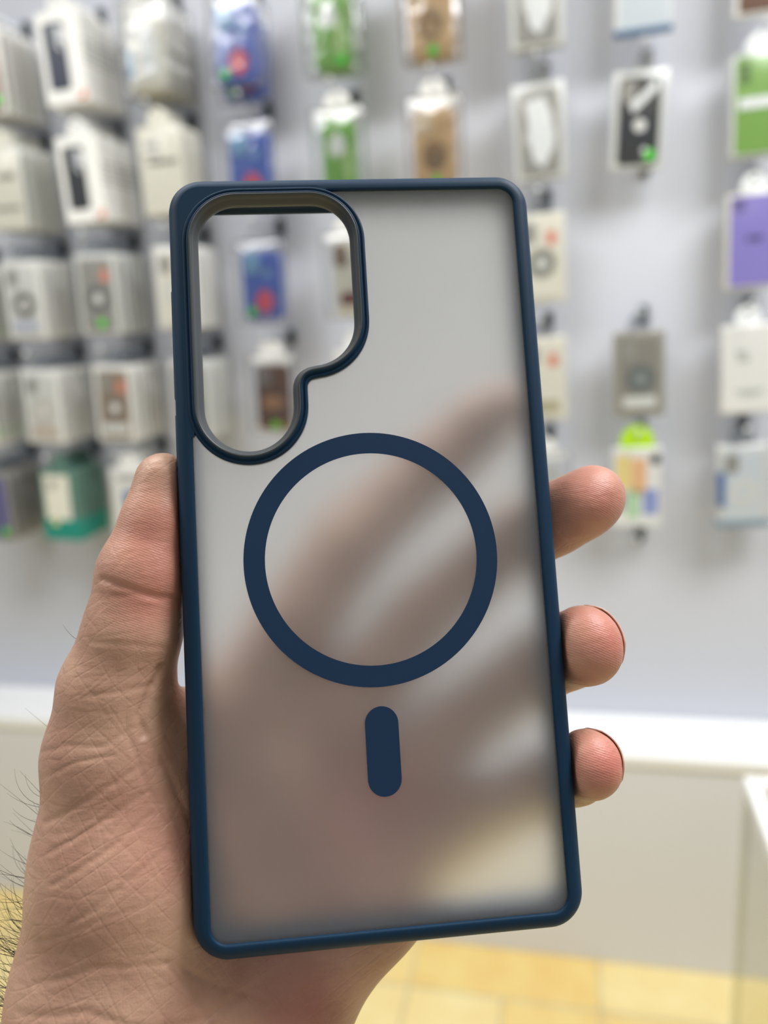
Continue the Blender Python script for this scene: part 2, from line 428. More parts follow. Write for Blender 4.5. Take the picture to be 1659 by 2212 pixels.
# column+row, builder, copies behind, pitch, object name, label of the front one, noun phrase for the copies, tilt (degrees)
PACKS = [
 ('B1', b_white(NAVYW), 5, 0.027, 'boxed_phone_case', 'white carton with a navy phone window in the upper left of the wall', 'white carton behind the one with the navy window', 0),
 ('B2', b_white(DARK), 5, 0.027, 'boxed_phone_case', 'white carton with a dark grey phone window hanging below the navy window carton', 'white carton behind the one with the dark grey window', 0),
 ('C1', lambda t: bagged(t, CREAM, WHITE, [('blue_print', rrect(-0.036, 0.06, 0.006, 0.028, 0.003, 3), LBLUE), ('white_print', rrect(0.01, 0.085, 0.022, 0.05, 0.01, 4), WSH)], None, seed=2.2, hw=0.044), 4, 0.028, 'bagged_phone_case', 'cream case in a shiny bag between the navy window carton and the topmost blue case', 'bagged case behind the cream one on the top row', 2),
 ('C2', lambda t: plainbox(t, CREAM, marks=[(-0.035, -0.005, 0.150, 0.016), (-0.030, 0.040, 0.112, 0.011), (-0.040, 0.000, 0.128, 0.006)]), 4, 0.024, 'phone_case_pack', 'cream pack with grey lettering just left of the case corner', 'cream pack behind the one with grey lettering', 1),
 ('A2', lambda t: plainbox(t, CREAM, d=0.009, side=SILVER, marks=[(-0.01, 0.03, 0.12, 0.014), (-0.03, 0.04, 0.05, 0.01)]), 5, 0.026, 'phone_case_pack', 'pale cream pack at the left edge beside the dark grey window carton', 'grey edged pack behind the pale cream one at the left edge', 2),
 ('A1', lambda t: ringpack(t, d=0.009, case=mat('rust_case', srgb(140, 74, 40), 0.4), stick=(0.032, 0.03)), 5, 0.026, 'phone_case_pack', 'rust brown cased pack with green sticker cut off by the top left edge', 'pack behind the rust brown one in the top left corner', 2),
 ('Z3', lambda t: ringpack(t, d=0.009, case=DARK, stick=(0.036, 0.03)), 5, 0.026, 'phone_case_pack', 'dark pack with green sticker barely in view on the left edge', 'pack behind the dark one on the left edge', 2),
 ('Z4', lambda t: ringpack(t, d=0.009, case=mat('olive_case', srgb(82, 96, 70), 0.4), stick=(0.036, 0.03)), 5, 0.026, 'phone_case_pack', 'olive green pack at the left edge above the muted purple case', 'pack behind the olive green one above the muted purple case', 2),
 ('Z5', lambda t: ringpack(t, d=0.009, case=PURPLED, ringm=PURPLED, frame=GREYC, stick=(0.028, 0.026), hub=PURPLED), 5, 0.026, 'phone_case_pack', 'muted purple case pack with green sticker at the lower left edge', 'pack behind the muted purple one at the lower left edge', 3),
 ('A3', lambda t: ringpack(t, band=mat('lavender_band', srgb(196, 200, 216), 0.5)), 5, 0.027, 'ring_case_pack', 'white pack with a grey ring and pale lavender band', 'pack behind the white one with the grey ring and lavender band', 3),
 ('B3', lambda t: ringpack(t, case=GREYC, ringm=mat('mid_grey_ring', srgb(122, 122, 120), 0.4), frame=SILVER, stick=(0.006, 0.026), badge=True), 5, 0.027, 'ring_case_pack', 'grey ring case pack with green sticker and orange badge left of the camera cutout', 'pack behind the grey one with green sticker and orange badge', 3),
 ('A4', lambda t: ringpack(t, ringm=mat('pale_ring', srgb(208, 204, 196), 0.4), band=mat('beige_band', srgb(206, 192, 176), 0.5)), 5, 0.027, 'ring_case_pack', 'white pack with a faint ring hanging above the teal pack', 'pack behind the white faint ring one above the teal pack', 4),
 ('B4', lambda t: ringpack(t, case=mat('brown_grey_case', srgb(156, 140, 124), 0.4), ringm=mat('taupe_ring', srgb(140, 126, 112), 0.4), badge=True, band=SILVER), 5, 0.027, 'ring_case_pack', 'brown grey ring case pack hanging above the thumb', 'pack behind the brown grey ring case above the thumb', 4),
 ('A5', b_teal, 4, 0.028, 'teal_box', 'teal and cream box on the bottom row', 'teal box behind the teal and cream box', 4),
 ('B5', b_whiteblue, 4, 0.026, 'phone_case_pack', 'white pack with blue print partly hidden by the thumb', 'pack behind the white one with blue print beside the thumb', 4),
 ('C3', lambda t: ringpack(t, frame=WHITE, case=CREAM, ringm=SILVER, badge=False), 4, 0.027, 'ring_case_pack', 'white pack mostly hidden behind the left rim of the held case', 'pack behind the white one at the left rim of the held case', 3),
 ('C4', lambda t: ringpack(t, frame=SILVER, case=GREYC, ringm=TEXTM), 4, 0.027, 'ring_case_pack', 'grey pack seen at the lower left inside the camera cutout', 'pack behind the grey one low in the camera cutout', 4),
 ('D1', b_blue(1.1), 1, 0.034, 'bagged_phone_case', 'topmost of the three blue cases with red splash', 'blue case hanging behind the topmost blue case', 3),
 ('D2', b_blue(5.3), 0, 0.03, 'bagged_phone_case', 'middle blue case with red splash just above the held case', '', 2),
 ('D3', b_blue(8.7), 0, 0.03, 'bagged_phone_case', 'blue case with red splash seen through the camera cutout', '', 2),
 ('D4', b_brown(3.1), 0, 0.03, 'bagged_phone_case', 'brown case with green sticker seen through the camera cutout', '', 3),
 ('E1', b_green(2.6), 1, 0.034, 'bagged_phone_case', 'leaf green bagged case cut off by the top of the picture', 'bagged case behind the leaf green one on the top row', 0),
 ('E2', b_green(6.1), 0, 0.03, 'bagged_phone_case', 'leaf green bagged case just above the held case', '', 1),
 ('E3', b_cream, 0, 0.03, 'bagged_phone_case', 'cream case with maroon print at the right inside the camera cutout', '', 0),
 ('E4', lambda t: plainbox(t, WHITE, marks=[(-0.03, 0.03, 0.13, 0.008)]), 0, 0.03, 'phone_case_pack', 'white pack below the cream maroon case in the camera cutout', '', 0),
 ('F1', b_tan(2.9), 1, 0.034, 'bagged_phone_case', 'tan case with brown oval cut off by the top of the picture', 'case behind the tan one on the top row', -1),
 ('F2', b_tan(7.4), 0, 0.03, 'bagged_phone_case', 'tan case with brown oval just above the top edge of the held case', '', 1),
 ('G1', b_clear, 1, 0.024, 'clear_case_pack', 'clear silvery pack cut off by the top edge right of the tan cases', 'pack behind the clear silvery one at the top edge', -1),
 ('G2', b_clear, 1, 0.024, 'clear_case_pack', 'clear silvery pack with white shine above the right corner of the held case', 'pack behind the clear silvery one with white shine', -2),
 ('G3', lambda t: ringpack(t, case=CREAM, frame=CREAM, ringm=mat('warm_grey_ring', srgb(150, 148, 138), 0.4), badge=True, hub=SILVER), 0, 0.024, 'ring_case_pack', 'cream grey ring pack with orange badge at the right rim of the held case', '', -1),
 ('G4', lambda t: ringpack(t, case=CREAM, frame=CREAM, ringm=CREAM, hub=CREAM, badge=True, band=mat('khaki_band', srgb(186, 178, 150), 0.5)), 0, 0.024, 'phone_case_pack', 'cream pack with orange badge above the raised middle fingertip', '', -1),
 ('G5', lambda t: bagged(t, WSH, None, None, None, seed=9.1), 0, 0.024, 'bagged_phone_case', 'white bagged case behind the held case beside the middle fingertip', '', 0),
 ('H1', b_bluebase, 0, 0.024, 'phone_case_pack', 'white pack with deep blue lower edge at the top above the black case', '', 0),
 ('H2', b_black, 0, 0.024, 'ring_case_pack', 'black case pack with white shine and green sticker', '', 3),
 ('H4', lambda t: ringpack(t, case=mat('taupe_grey_case', srgb(146, 142, 132), 0.4), ringm=mat('slate_ring', srgb(112, 118, 116), 0.4), frame=mat('taupe_tray', srgb(166, 162, 152), 0.45), hub=mat('slate_hub', srgb(150, 158, 156), 0.4), band=SILVER), 0, 0.024, 'ring_case_pack', 'grey ring case pack above the lime tabbed pack', '', -1),
 ('H5', b_rainbow, 0, 0.024, 'rainbow_pack', 'rainbow printed pack with a lime green hang tab', '', 0),
 ('I1', lambda t: plainbox(t, BROWN, side=WHITE), 0, 0.024, 'phone_case_pack', 'dark brown pack cut off by the top right corner', '', 0),
 ('I2', lambda t: (plainbox(t, GRN, side=SILVER, marks=[(-0.040, -0.020, 0.165, 0.010), (-0.038, -0.024, 0.152, 0.010), (-0.038, -0.024, 0.139, 0.010)], text=mat('dark_green_print', srgb(70, 92, 56), 0.5), tabm=WSH), plate('white_band', t, 0.004, 0.098, 0.044, 0.010, 0.002, -0.0014, WSH, 0.001)), 1, 0.024, 'phone_case_pack', 'green pack with a white band at the right edge', 'pack behind the green one with a white band', -1),
 ('I3', lambda t: plainbox(t, PURPLE, side=CREAM, marks=[(-0.040, -0.024, 0.170, 0.010), (-0.038, -0.022, 0.158, 0.010), (-0.014, 0.014, 0.098, 0.012)], text=mat('dark_purple_print', srgb(76, 66, 120), 0.5), tabm=WSH), 1, 0.024, 'phone_case_pack', 'purple pack with cream sides at the right edge', 'pack behind the purple one at the right edge', -1),
 ('I4', lambda t: (plainbox(t, WHITE, marks=[(-0.025, -0.005, 0.130, 0.010), (-0.020, 0.000, 0.116, 0.010)], text=mat('faint_print', srgb(198, 200, 194), 0.5), tabm=WSH), flat('faint_sketch', [[(0.028 * math.cos(a), 0.052 + 0.016 * math.sin(a)) for a in [PI + k * PI / 10 for k in range(11)]]], 0.001, mat('faint_sketch_grey', srgb(208, 210, 204), 0.5), t, xz=True, loc=(0.004, -0.0008, 0))), 1, 0.024, 'phone_case_pack', 'white pack with a faint sketch at the right edge below the purple pack', 'pack behind the white one with the faint sketch', -2),
 ('I5', b_icy, 1, 0.024, 'clear_case_pack', 'icy blue clear pack at the right edge on the bottom row', 'pack behind the icy blue clear one', -2),
]

HOOKS = {'B1': 'the navy window cartons', 'B2': 'the dark grey window cartons', 'C1': 'the shiny cream bags of the top row', 'C2': 'the cream packs with grey lettering',
 'A1': 'the rust brown pack in the top left corner', 'A2': 'the pale cream packs at the left edge', 'Z3': 'the dark packs on the left edge', 'Z4': 'the olive green packs', 'Z5': 'the muted purple packs',
 'A3': 'the white packs with lavender band', 'B3': 'the grey ring packs left of the camera cutout', 'A4': 'the faint ring packs above the teal boxes', 'B4': 'the brown grey packs above the thumb',
 'A5': 'the teal boxes', 'B5': 'the white and blue packs beside the thumb', 'C3': 'the white packs behind the left rim of the held case', 'C4': 'the grey packs low in the camera cutout',
 'D1': 'the topmost blue cases', 'D2': 'the blue case just above the held case', 'D3': 'the blue case seen through the camera cutout', 'D4': 'the brown case',
 'E1': 'the leaf green cases of the top row', 'E2': 'the leaf green case just above the held case', 'E3': 'the cream and maroon case', 'E4': 'the white pack below the cream and maroon case',
 'F1': 'the tan cases of the top row', 'F2': 'the tan case just above the held case', 'G1': 'the silvery packs at the top edge', 'G2': 'the silvery packs with white shine', 'G3': 'the cream grey ring pack',
 'G4': 'the cream pack above the middle fingertip', 'G5': 'the white bagged case beside the middle fingertip', 'H1': 'the white pack with deep blue lower edge', 'H2': 'the black case pack', 'H4': 'the grey ring pack above the lime tab',
 'H5': 'the rainbow printed pack', 'I1': 'the dark brown pack in the top right corner', 'I2': 'the green packs at the right edge', 'I3': 'the purple packs at the right edge', 'I4': 'the white packs with faint sketch', 'I5': 'the icy blue packs'}

def hook(x, zc, yf, label):
    z = zc + 0.0935 + 0.0265 + 0.003
    t = thing('display_hook', (x, 0, z), label, 'hook')
    bm = bmesh.new(); box(bm, (0.016, -0.006, 0.004), (0.020, 0.012, 0.040), 0.003); from_bm('backplate', bm, HOOKM, t)
    bm = bmesh.new(); tube(bm, [(0, -0.002, 0), (0, yf - 0.022, 0), (0, yf - 0.030, 0.004), (0, yf - 0.034, 0.012)], 0.0022, 8); from_bm('prong', bm, CHROME, t, smooth=True)
    bm = bmesh.new(); bmesh.ops.create_uvsphere(bm, u_segments=10, v_segments=6, radius=0.006)
    from_bm('tip', bm, mat('clear_tip', srgb(215, 218, 220), 0.1), t, smooth=True, loc=(0, yf - 0.034, 0.014))
    return t

for key, build, ncopy, pitch, name, label, behind, tilt in PACKS:
    col, row = key[0], int(key[1]) if key[1].isdigit() else 0
    x, zc, yf = COLX[col], ROWZ[row], FRONT[col]
    rot = (math.radians(-1), math.radians(tilt * 0.9), 0)
    # turn about the hanging hole
    piv = Vector((0, 0, H_ + 0.0265)); hz = zc - H_ / 2 + H_ + 0.0265
    off = Matrix.Rotation(rot[1], 3, 'Y') @ piv
    loc = Vector((x, yf, hz)) - off
    t = thing(name, loc, label, 'phone case pack', None, rot)
    build(t)
    for k in range(ncopy):
        j = random.uniform(-0.4, 0.4)
        dup(t, loc + Vector((0.0015 * random.uniform(-1, 1), pitch * (k + 1), -0.026 if key == 'D1' else 0)), behind, behind.replace('behind', 'stacked behind'), (rot[0], rot[1] + math.radians(j * 2), 0))
    hook(x, zc, yf, 'dark based wall hook carrying ' + HOOKS[key])
hook(COLX['H'], ROWZ[3] + 0.05, -0.1, 'empty clear tipped hook on the wall below the black case pack')
hook(COLX['H'], ROWZ[5] - 0.26, -0.05, 'empty hook under the rainbow printed pack')

# ------------------------------------------------------------------ the held phone case (local mm: x right, y up, z to the viewer; z = 0 is its back)
RL = np.array([[0.99497875, 0.05974861, -0.08029567], [-0.0516073, 0.99365824, 0.09989994], [0.08575533, -0.09525447, 0.99175229]])
TL = np.array([-2.7498, 6.7027, 168.0642]) * 0.001
case_R = CAM_R @ np.stack([RL[:, 0], -RL[:, 1], -RL[:, 2]], 1)
case_T = CAM_P + CAM_R @ TL
cm = np.eye(4); cm[:3, :3] = case_R; cm[:3, 3] = case_T
CASE_M = Matrix(cm.tolist())
MM = 0.001

def case_blue(name, col, rough, bs):
    m = mat(name, col, rough, bump=0.04, bscale=bs, spec=0.25)
    return m
NAVY = case_blue('navy_silicone', srgb(11, 46, 72), 0.55, 9000)
NAVYR = case_blue('navy_ring_print', srgb(24, 52, 84), 0.6, 9000)
GREYL = mat('grey_silicone_lining', srgb(62, 67, 70), 0.4)

def frosted():
    m = bpy.data.materials.new('frosted_panel'); m.use_nodes = True
    nt = m.node_tree; nt.nodes.clear()
    out = nt.nodes.new('ShaderNodeOutputMaterial')
    rf = nt.nodes.new('ShaderNodeBsdfRefraction'); rf.inputs['IOR'].default_value = 1.4; rf.inputs['Roughness'].default_value = 0.66
    rf.inputs['Color'].default_value = (1.0, 1.0, 1.0, 1)
    gl = nt.nodes.new('ShaderNodeBsdfGlossy'); gl.inputs['Roughness'].default_value = 0.45
    df = nt.nodes.new('ShaderNodeBsdfDiffuse'); df.inputs['Color'].default_value = (0.85, 0.87, 0.87, 1)
    m1 = nt.nodes.new('ShaderNodeMixShader'); m1.inputs[0].default_value = 0.05
    m2 = nt.nodes.new('ShaderNodeMixShader'); m2.inputs[0].default_value = 0.06
    nt.links.new(rf.outputs[0], m1.inputs[1]); nt.links.new(gl.outputs[0], m1.inputs[2])
    nt.links.new(m1.outputs[0], m2.inputs[1]); nt.links.new(df.outputs[0], m2.inputs[2])
    nt.links.new(m2.outputs[0], out.inputs[0])
    return m
FROST = frosted()

case = thing('phone_case', (0, 0, 0), 'navy framed phone case with frosted clear back held up in the hand', 'phone case')
case.matrix_world = CASE_M

HW, HH, CR = 41.6, 84.7, 7.6
prof = [(4.15, -1.9), (4.05, -0.45), (3.97, 0.12), (3.8, 0.28), (3.5, 0.32), (2.9, 0.30), (2.3, 0.16), (1.6, -0.2), (0.95, -0.82), (0.45, -1.7), (0.15, -2.8), (0.02, -4.0), (0, -5.6), (0.1, -7.4), (0.16, -7.6), (0.16, -7.9), (0.1, -8.1),
        (0.4, -9.8), (0.9, -10.9), (1.6, -11.4), (3.3, -11.4), (3.85, -11.0), (3.8, -10.3), (3.2, -9.8), (3.0, -9.2), (3.0, -2.1), (3.3, -1.9)]
def sweep_frame():
    bm = bmesh.new(); rings = []
    n = 12
    for (sx, sy, a0) in ((1, 1, 0), (-1, 1, 90), (-1, -1, 180), (1, -1, 270)):
        for k in range(n + 1):
            a = math.radians(a0 + 90 * k / n); ca, sa = math.cos(a), math.sin(a)
            ring = []
            for d, z in prof:
                r = max(CR - d, 0.6)
                h = CR - d - r   # negative when the inner corner would collapse
                x = sx * (HW - CR) + (r * ca + h * (1 if ca > 0.5 else -1 if ca < -0.5 else 0) * 0) ; y = sy * (HH - CR) + r * sa
                ring.append(bm.verts.new((x * MM, y * MM, z * MM)))
            rings.append(ring)
    m = len(prof)
    for i in range(len(rings)):
        A, B = rings[i], rings[(i + 1) % len(rings)]
        for k in range(m):
            bm.faces.new((A[k], B[k], B[(k + 1) % m], A[(k + 1) % m]))
    bmesh.ops.recalc_face_normals(bm, faces=bm.faces)
    return bm
from_bm('frame', sweep_frame(), NAVY, case, smooth=True)

def chaikin(p, it=2):
    for _ in range(it):
        q = []
        for i in range(len(p)):
            a, b = p[i], p[(i + 1) % len(p)]
            q += [(a[0] * .75 + b[0] * .25, a[1] * .75 + b[1] * .25), (a[0] * .25 + b[0] * .75, a[1] * .25 + b[1] * .75)]
        p = q
    return p
def arc(cx, cy, r, a0, a1, n):
    return [(cx + r * math.cos(math.radians(a0 + (a1 - a0) * k / n)), cy + r * math.sin(math.radians(a0 + (a1 - a0) * k / n))) for k in range(n + 1)]
# crest line of the raised camera surround, counter-clockwise
def surround():
    p = []
    p += arc(-9.8, 69.3, 11.1, 0, 90, 16)                # upper right
    p += arc(-26.2, 69.3, 11.0, 90, 180, 16)             # upper left
    p += arc(-25.25, 31.5, 11.95, 180, 360, 32)          # lower lobe
    p += arc(-10.4, 35.4, 2.9, 180, 93, 8)               # concave fillet
    p += arc(-10.6, 50.3, 11.9, -88, 0, 16)              # lower right
    return p
def resample(p, n):
    p = p + [p[0]]; L = [0]
    for a, b in zip(p, p[1:]): L.append(L[-1] + math.dist(a, b))
    out = []; j = 0
    for k in range(n):
        s = L[-1] * k / n
        while L[j + 1] < s: j += 1
        t = (s - L[j]) / max(L[j + 1] - L[j], 1e-9)
        out.append((p[j][0] + (p[j + 1][0] - p[j][0]) * t, p[j][1] + (p[j + 1][1] - p[j][1]) * t))
    return out
SUR = resample(chaikin(resample(surround(), 160), 2), 280)
def offset(p, d):
    n = len(p); out = []
    for i in range(n):
        a, b = p[i - 1], p[(i + 1) % n]
        tx, ty = b[0] - a[0], b[1] - a[1]; l = math.hypot(tx, ty)
        out.append((p[i][0] + ty / l * d, p[i][1] - tx / l * d))    # outward for a counter-clockwise loop
    return out
def sweep_loop(base, profile):
    bm = bmesh.new(); rows = []
    for d, z in profile:
        rows.append([bm.verts.new((x * MM, y * MM, z * MM)) for x, y in offset(base, d)])
    n, m = len(base), len(profile)
    for j in range(m):
        for i in range(n):
            bm.faces.new((rows[j][i], rows[j][(i + 1) % n], rows[(j + 1) % m][(i + 1) % n], rows[(j + 1) % m][i]))
    bmesh.ops.recalc_face_normals(bm, faces=bm.faces)
    return bm
# blue raised surround: outer wall, shoulder, groove, crest
from_bm('camera_surround', sweep_loop(SUR, [(1.15, -1.7), (1.15, 0.05), (1.0, 0.42), (0.72, 0.55), (0.45, 0.45), (0.32, 0.28), (0.18, 0.30), (0.10, 0.60), (-0.05, 0.92), (-0.25, 1.02), (-0.4, 1.0), (-0.4, -1.7)]), NAVY, case, smooth=True)
from_bm('camera_lining', sweep_loop(SUR, [(-0.38, -1.7), (-0.38, 1.0), (-0.55, 1.12), (-0.8, 1.08), (-1.0, 0.85), (-1.15, 0.3), (-1.45, -0.4), (-1.95, -1.3), (-2.15, -2.0), (-2.05, -2.3), (-1.2, -2.3)]), GREYL, case, smooth=True)

# navy plate filling the corner between the frame and the surround
OUT = offset(SUR, 0.9)
ix, iy, ir = 38.4, 81.5, 4.6
plate_lp = [(-37.15, 25.2), (-38.6, 24.4), (-ix - 0.4, 26)] + [(-ix - 0.4, iy - ir)] + arc(-ix - 0.4 + ir, iy + 0.4 - ir, ir, 180, 90, 6) + [(-8, iy + 0.4), (-5.7, 81.2), (-5.6, 80.3)]
# follow the surround from its upper right round to its lower left (through the left side)
i0 = min(range(len(OUT)), key=lambda i: math.dist(OUT[i], (-3.9, 79.4)))
i1 = min(range(len(OUT)), key=lambda i: math.dist(OUT[i], (-36.7, 25.4)))
mid = []
i = i0
while i != i1:
    mid.append(OUT[i]); i = (i + 1) % len(OUT)
flat('corner_plate', [[(a * MM, b * MM) for a, b in plate_lp + mid]], 1.9 * MM, NAVY, case, z=-0.62 * MM)

# frosted panel with the camera notch cut out
px, py, pr = 38.3, 81.3, 3.9
i2 = min(range(len(OUT)), key=lambda i: math.dist(OUT[i], (-36.7, 25.4)))
i3 = min(range(len(OUT)), key=lambda i: math.dist(OUT[i], (-4.2, 79.6)))
SH = offset(SUR, 0.6); low = []
i = i2
while i != i3:
    low.append(SH[i]); i = (i + 1) % len(OUT)
low.append(SH[i3])
pan = low + [(-5.4, py)] + arc(px - pr, py - pr, pr, 90, 0, 8) + arc(px - pr, -py + pr, pr, 0, -90, 8) + arc(-px + pr, -py + pr, pr, -90, -180, 8) + [(-px, 24.9)]
flat('back_panel', [[(a * MM, b * MM) for a, b in pan]], 1.3 * MM, FROST, case, z=-1.0 * MM)

rcx, rcy = -0.06, -3.34
flat('magnet_ring', [[(a * MM, b * MM) for a, b in circ(rcx, rcy, 27.75, 160)], [(a * MM, b * MM) for a, b in circ(rcx, rcy, 23.16, 160)]], 0.12 * MM, NAVYR, case, z=-0.27 * MM)
flat('magnet_bar', [[(a * MM, b * MM) for a, b in arc(-0.05, -38.75, 3.6, 0, 180, 24) + arc(-0.05, -50.4, 3.6, 180, 360, 24)]], 0.12 * MM, NAVYR, case, z=-0.27 * MM)
for cy_, hh_ in ((47, 12.5), (25, 6)):
    bm = bmesh.new(); box(bm, (-41.55 * MM, cy_ * MM, -5.6 * MM), (0.5 * MM, 2 * hh_ * MM, 3.6 * MM), 0.22 * MM, 3)
    from_bm('side_button', bm, NAVY, case, smooth=True)

# ------------------------------------------------------------------ the hand (same local mm frame as the case)
def hand_field(P):
    def cone(a, b, ra, rb):
        a = np.array(a, np.float32); b = np.array(b, np.float32); ab = b - a
        t = np.clip(((P - a) @ ab) / (ab @ ab), 0, 1)
        return np.linalg.norm(P - a - t[..., None] * ab, axis=-1) - (ra + t * (rb - ra))
    def smin(x, y, k):
        h = np.clip(0.5 + 0.5 * (y - x) / k, 0, 1)
        return y * (1 - h) + x * h - k * h * (1 - h)
    I0, M0, R0, L0 = (-33, -39, -28), (-24, -56, -30), (-15, -73, -31), (-3, -84.5, -29)
    d = cone(I0, M0, 10.5, 11)
    for q in ((M0, R0, 11, 11), (R0, L0, 11, 12.5),
              (I0, (-60, -118, -28), 10.5, 19), (M0, (-56, -122, -29), 11, 21), (R0, (-48, -122, -29), 11, 21), (L0, (-36, -114, -29), 12.5, 19.5),
              ((-34, -112, -29), (-60, -150, -31), 21, 24), ((-58, -112, -28), (-74, -165, -32), 23, 25), ((-66, -150, -32), (-84, -200, -38), 27, 30)):
        d = smin(d, cone(*q), 9)
    # ball of the thumb
    for q in (((-60, -44, -15), (-58.5, -70, -19), 14.6, 19.5), ((-58.5, -70, -19), (-61, -98, -23), 19.8, 23), ((-61.5, -98, -23), (-66, -128, -28), 23, 25.5)):
        d = smin(d, cone(*q), 8)
    d = smin(d, cone((-50, -50, -17), (-48, -74, -20), 10, 14), 8); d = smin(d, cone((-48, -74, -20), (-47, -104, -25), 14, 18), 8)
    d = smin(d, cone((-57, -38, -16), (-34, -44, -27), 9, 9), 7)      # web
    # thumb
    th = cone((-45.6, 16.9, -8), (-47.2, 7.5, -8), 6.5, 8.0)
    th = smin(th, cone((-47.2, 7.5, -8), (-50.6, -3.5, -8), 8.0, 9.9), 2)
    th = smin(th, cone((-50.6, -3.5, -8), (-53.6, -16.5, -9), 9.9, 10.3), 2)
    th = smin(th, cone((-53.6, -16.5, -9), (-58, -29, -12), 10.3, 12.3), 3)
    th = smin(th, cone((-58, -29, -12), (-60, -44, -15), 12.3, 14.6), 3)
    d = smin(d, th, 4)
    for chain in ([(-33, -38, -27, 10.5), (-3, 1.5, -25, 9.6), (18, 18.5, -22, 8.6), (29, 27.5, -20.2, 7.8), (35.2, 32.5, -19, 6.4)],
                  [(-24, -55, -29, 10.8), (13, -19, -28, 9.8), (37, -0.5, -21, 8.8), (46, 4.2, -14.5, 8.4), (54.2, 8.6, -10, 7.6)],
                  [(-15, -73, -30, 10.5), (17, -47, -30, 9.6), (40, -31.5, -21, 8.8), (45.5, -27.5, -13, 8.6), (47.2, -24.3, -5, 7.8)],
                  [(-6, -84, -29, 10), (20, -68, -29, 8.6), (40, -58.5, -21, 7.6), (45, -55, -13, 7.5), (45.8, -51, -5, 7.0)]):
        f = None
        for a, b in zip(chain, chain[1:]):
            c = cone(a[:3], b[:3], a[3], b[3]); f = c if f is None else smin(f, c, 2.5)
        d = smin(d, f, 4)
    # fingertip pads
    for c, r in (((51, 6.2, -8.5), 7.6), ((47.8, -27.2, -4.5), 7.6), ((46.3, -53, -4), 6.3)):
        d = smin(d, np.linalg.norm(P - np.array(c, np.float32), axis=-1) - r, 3)
    # pressed flat where it touches the case
    x, y, z = P[..., 0], P[..., 1], P[..., 2]
    r = 7.6
    qx, qy = np.abs(x) - (HW - r), np.abs(y) - (HH - r)
    d2 = np.hypot(np.maximum(qx, 0), np.maximum(qy, 0)) + np.minimum(np.maximum(qx, qy), 0) - r
    rr = 2.2
    a, b = d2 + rr, np.abs(z + 5.6) - 5.95 + rr
    box_ = np.minimum(np.maximum(a, b), 0) + np.hypot(np.maximum(a, 0), np.maximum(b, 0)) - rr
    return -smin(-d, box_ - 0.2, 1.2)

def surface_nets(F, org, h):
    s = F < 0
    nx, ny, nz = F.shape
    cnt = np.zeros((nx - 1, ny - 1, nz - 1), np.int16); acc = np.zeros((nx - 1, ny - 1, nz - 1, 3), np.float32)
    corners = [(i, j, k) for i in (0, 1) for j in (0, 1) for k in (0, 1)]
    g = lambda A, c: A[c[0]:nx - 1 + c[0], c[1]:ny - 1 + c[1], c[2]:nz - 1 + c[2]]
    for c in corners:
        for ax in range(3):
            if c[ax]: continue
            e = list(c); e[ax] = 1
            fa, fb = g(F, c), g(F, e)
            cr = (fa < 0) != (fb < 0)
            t = np.where(cr, fa / np.where(cr, fa - fb, 1), 0)
            cnt += cr
            for q in range(3):
                acc[..., q] += np.where(cr, c[q] + (t if q == ax else 0), 0)
    act = cnt > 0
    idx = -np.ones(act.shape, np.int64); idx[act] = np.arange(act.sum())
    ijk = np.argwhere(act)
    V = (ijk + acc[act] / cnt[act][:, None]) * h + org
    faces = []
    for ax in range(3):
        o = [q for q in range(3) if q != ax]
        sl0 = [slice(1, -1)] * 3; sl0[ax] = slice(0, -1); sl1 = [slice(1, -1)] * 3; sl1[ax] = slice(1, None)
        A, B = s[tuple(sl0)], s[tuple(sl1)]
        for flip, msk in ((False, A & ~B), (True, ~A & B)):
            p = np.argwhere(msk)
            p[:, o[0]] += 1; p[:, o[1]] += 1
            def at(da, db):
                q = p.copy(); q[:, o[0]] -= da; q[:, o[1]] -= db
                return idx[q[:, 0], q[:, 1], q[:, 2]]
            quad = np.stack([at(1, 1), at(0, 1), at(0, 0), at(1, 0)], 1)
            if flip != (ax == 1): quad = quad[:, ::-1]
            faces.append(quad)
    Fc = np.concatenate(faces); Fc = Fc[(Fc >= 0).all(1)]
    return V, Fc

h = 1.0
org = np.array([-122, -192, -76.0])
dims = (192, 240, 92)
gx_, gy_, gz_ = np.meshgrid(*[np.arange(n, dtype=np.float32) * h + o for n, o in zip(dims, org)], indexing='ij')
field = np.empty(dims, np.float32)
for i in range(0, dims[0], 32):
    Pq = np.stack([gx_[i:i + 32], gy_[i:i + 32], gz_[i:i + 32]], -1)
    field[i:i + 32] = hand_field(Pq)
V, Fq = surface_nets(field, org, h)
me = bpy.data.meshes.new('hand')
me.from_pydata((V * MM).tolist(), [], Fq.tolist())
tmp = bpy.data.objects.new('hand', me); C.objects.link(tmp)
sm = tmp.modifiers.new('s', 'SMOOTH'); sm.factor = 0.5; sm.iterations = 4
ss = tmp.modifiers.new('d', 'SUBSURF'); ss.levels = 1; ss.render_levels = 1
dg = bpy.context.evaluated_depsgraph_get(); dg.update()
hm = bpy.data.meshes.new_from_object(tmp.evaluated_get(dg))
bpy.data.objects.remove(tmp); bpy.data.meshes.remove(me); hm.name = 'hand'

nv = len(hm.vertices)
co = np.empty(nv * 3, np.float32); hm.vertices.foreach_get('co', co); co = co.reshape(-1, 3) / MM
no = np.empty(nv * 3, np.float32); hm.vertex_normals.foreach_get('vector', no); no = no.reshape(-1, 3)

def seg_dist(xy, pl):
    best = np.full(len(xy), 1e9, np.float32)
    for a, b in zip(pl, pl[1:]):
        a = np.array(a, np.float32); b = np.array(b, np.float32); ab = b - a
        t = np.clip(((xy - a) @ ab) / (ab @ ab), 0, 1)
        best = np.minimum(best, np.linalg.norm(xy - a - t[:, None] * ab, axis=1))
    return best
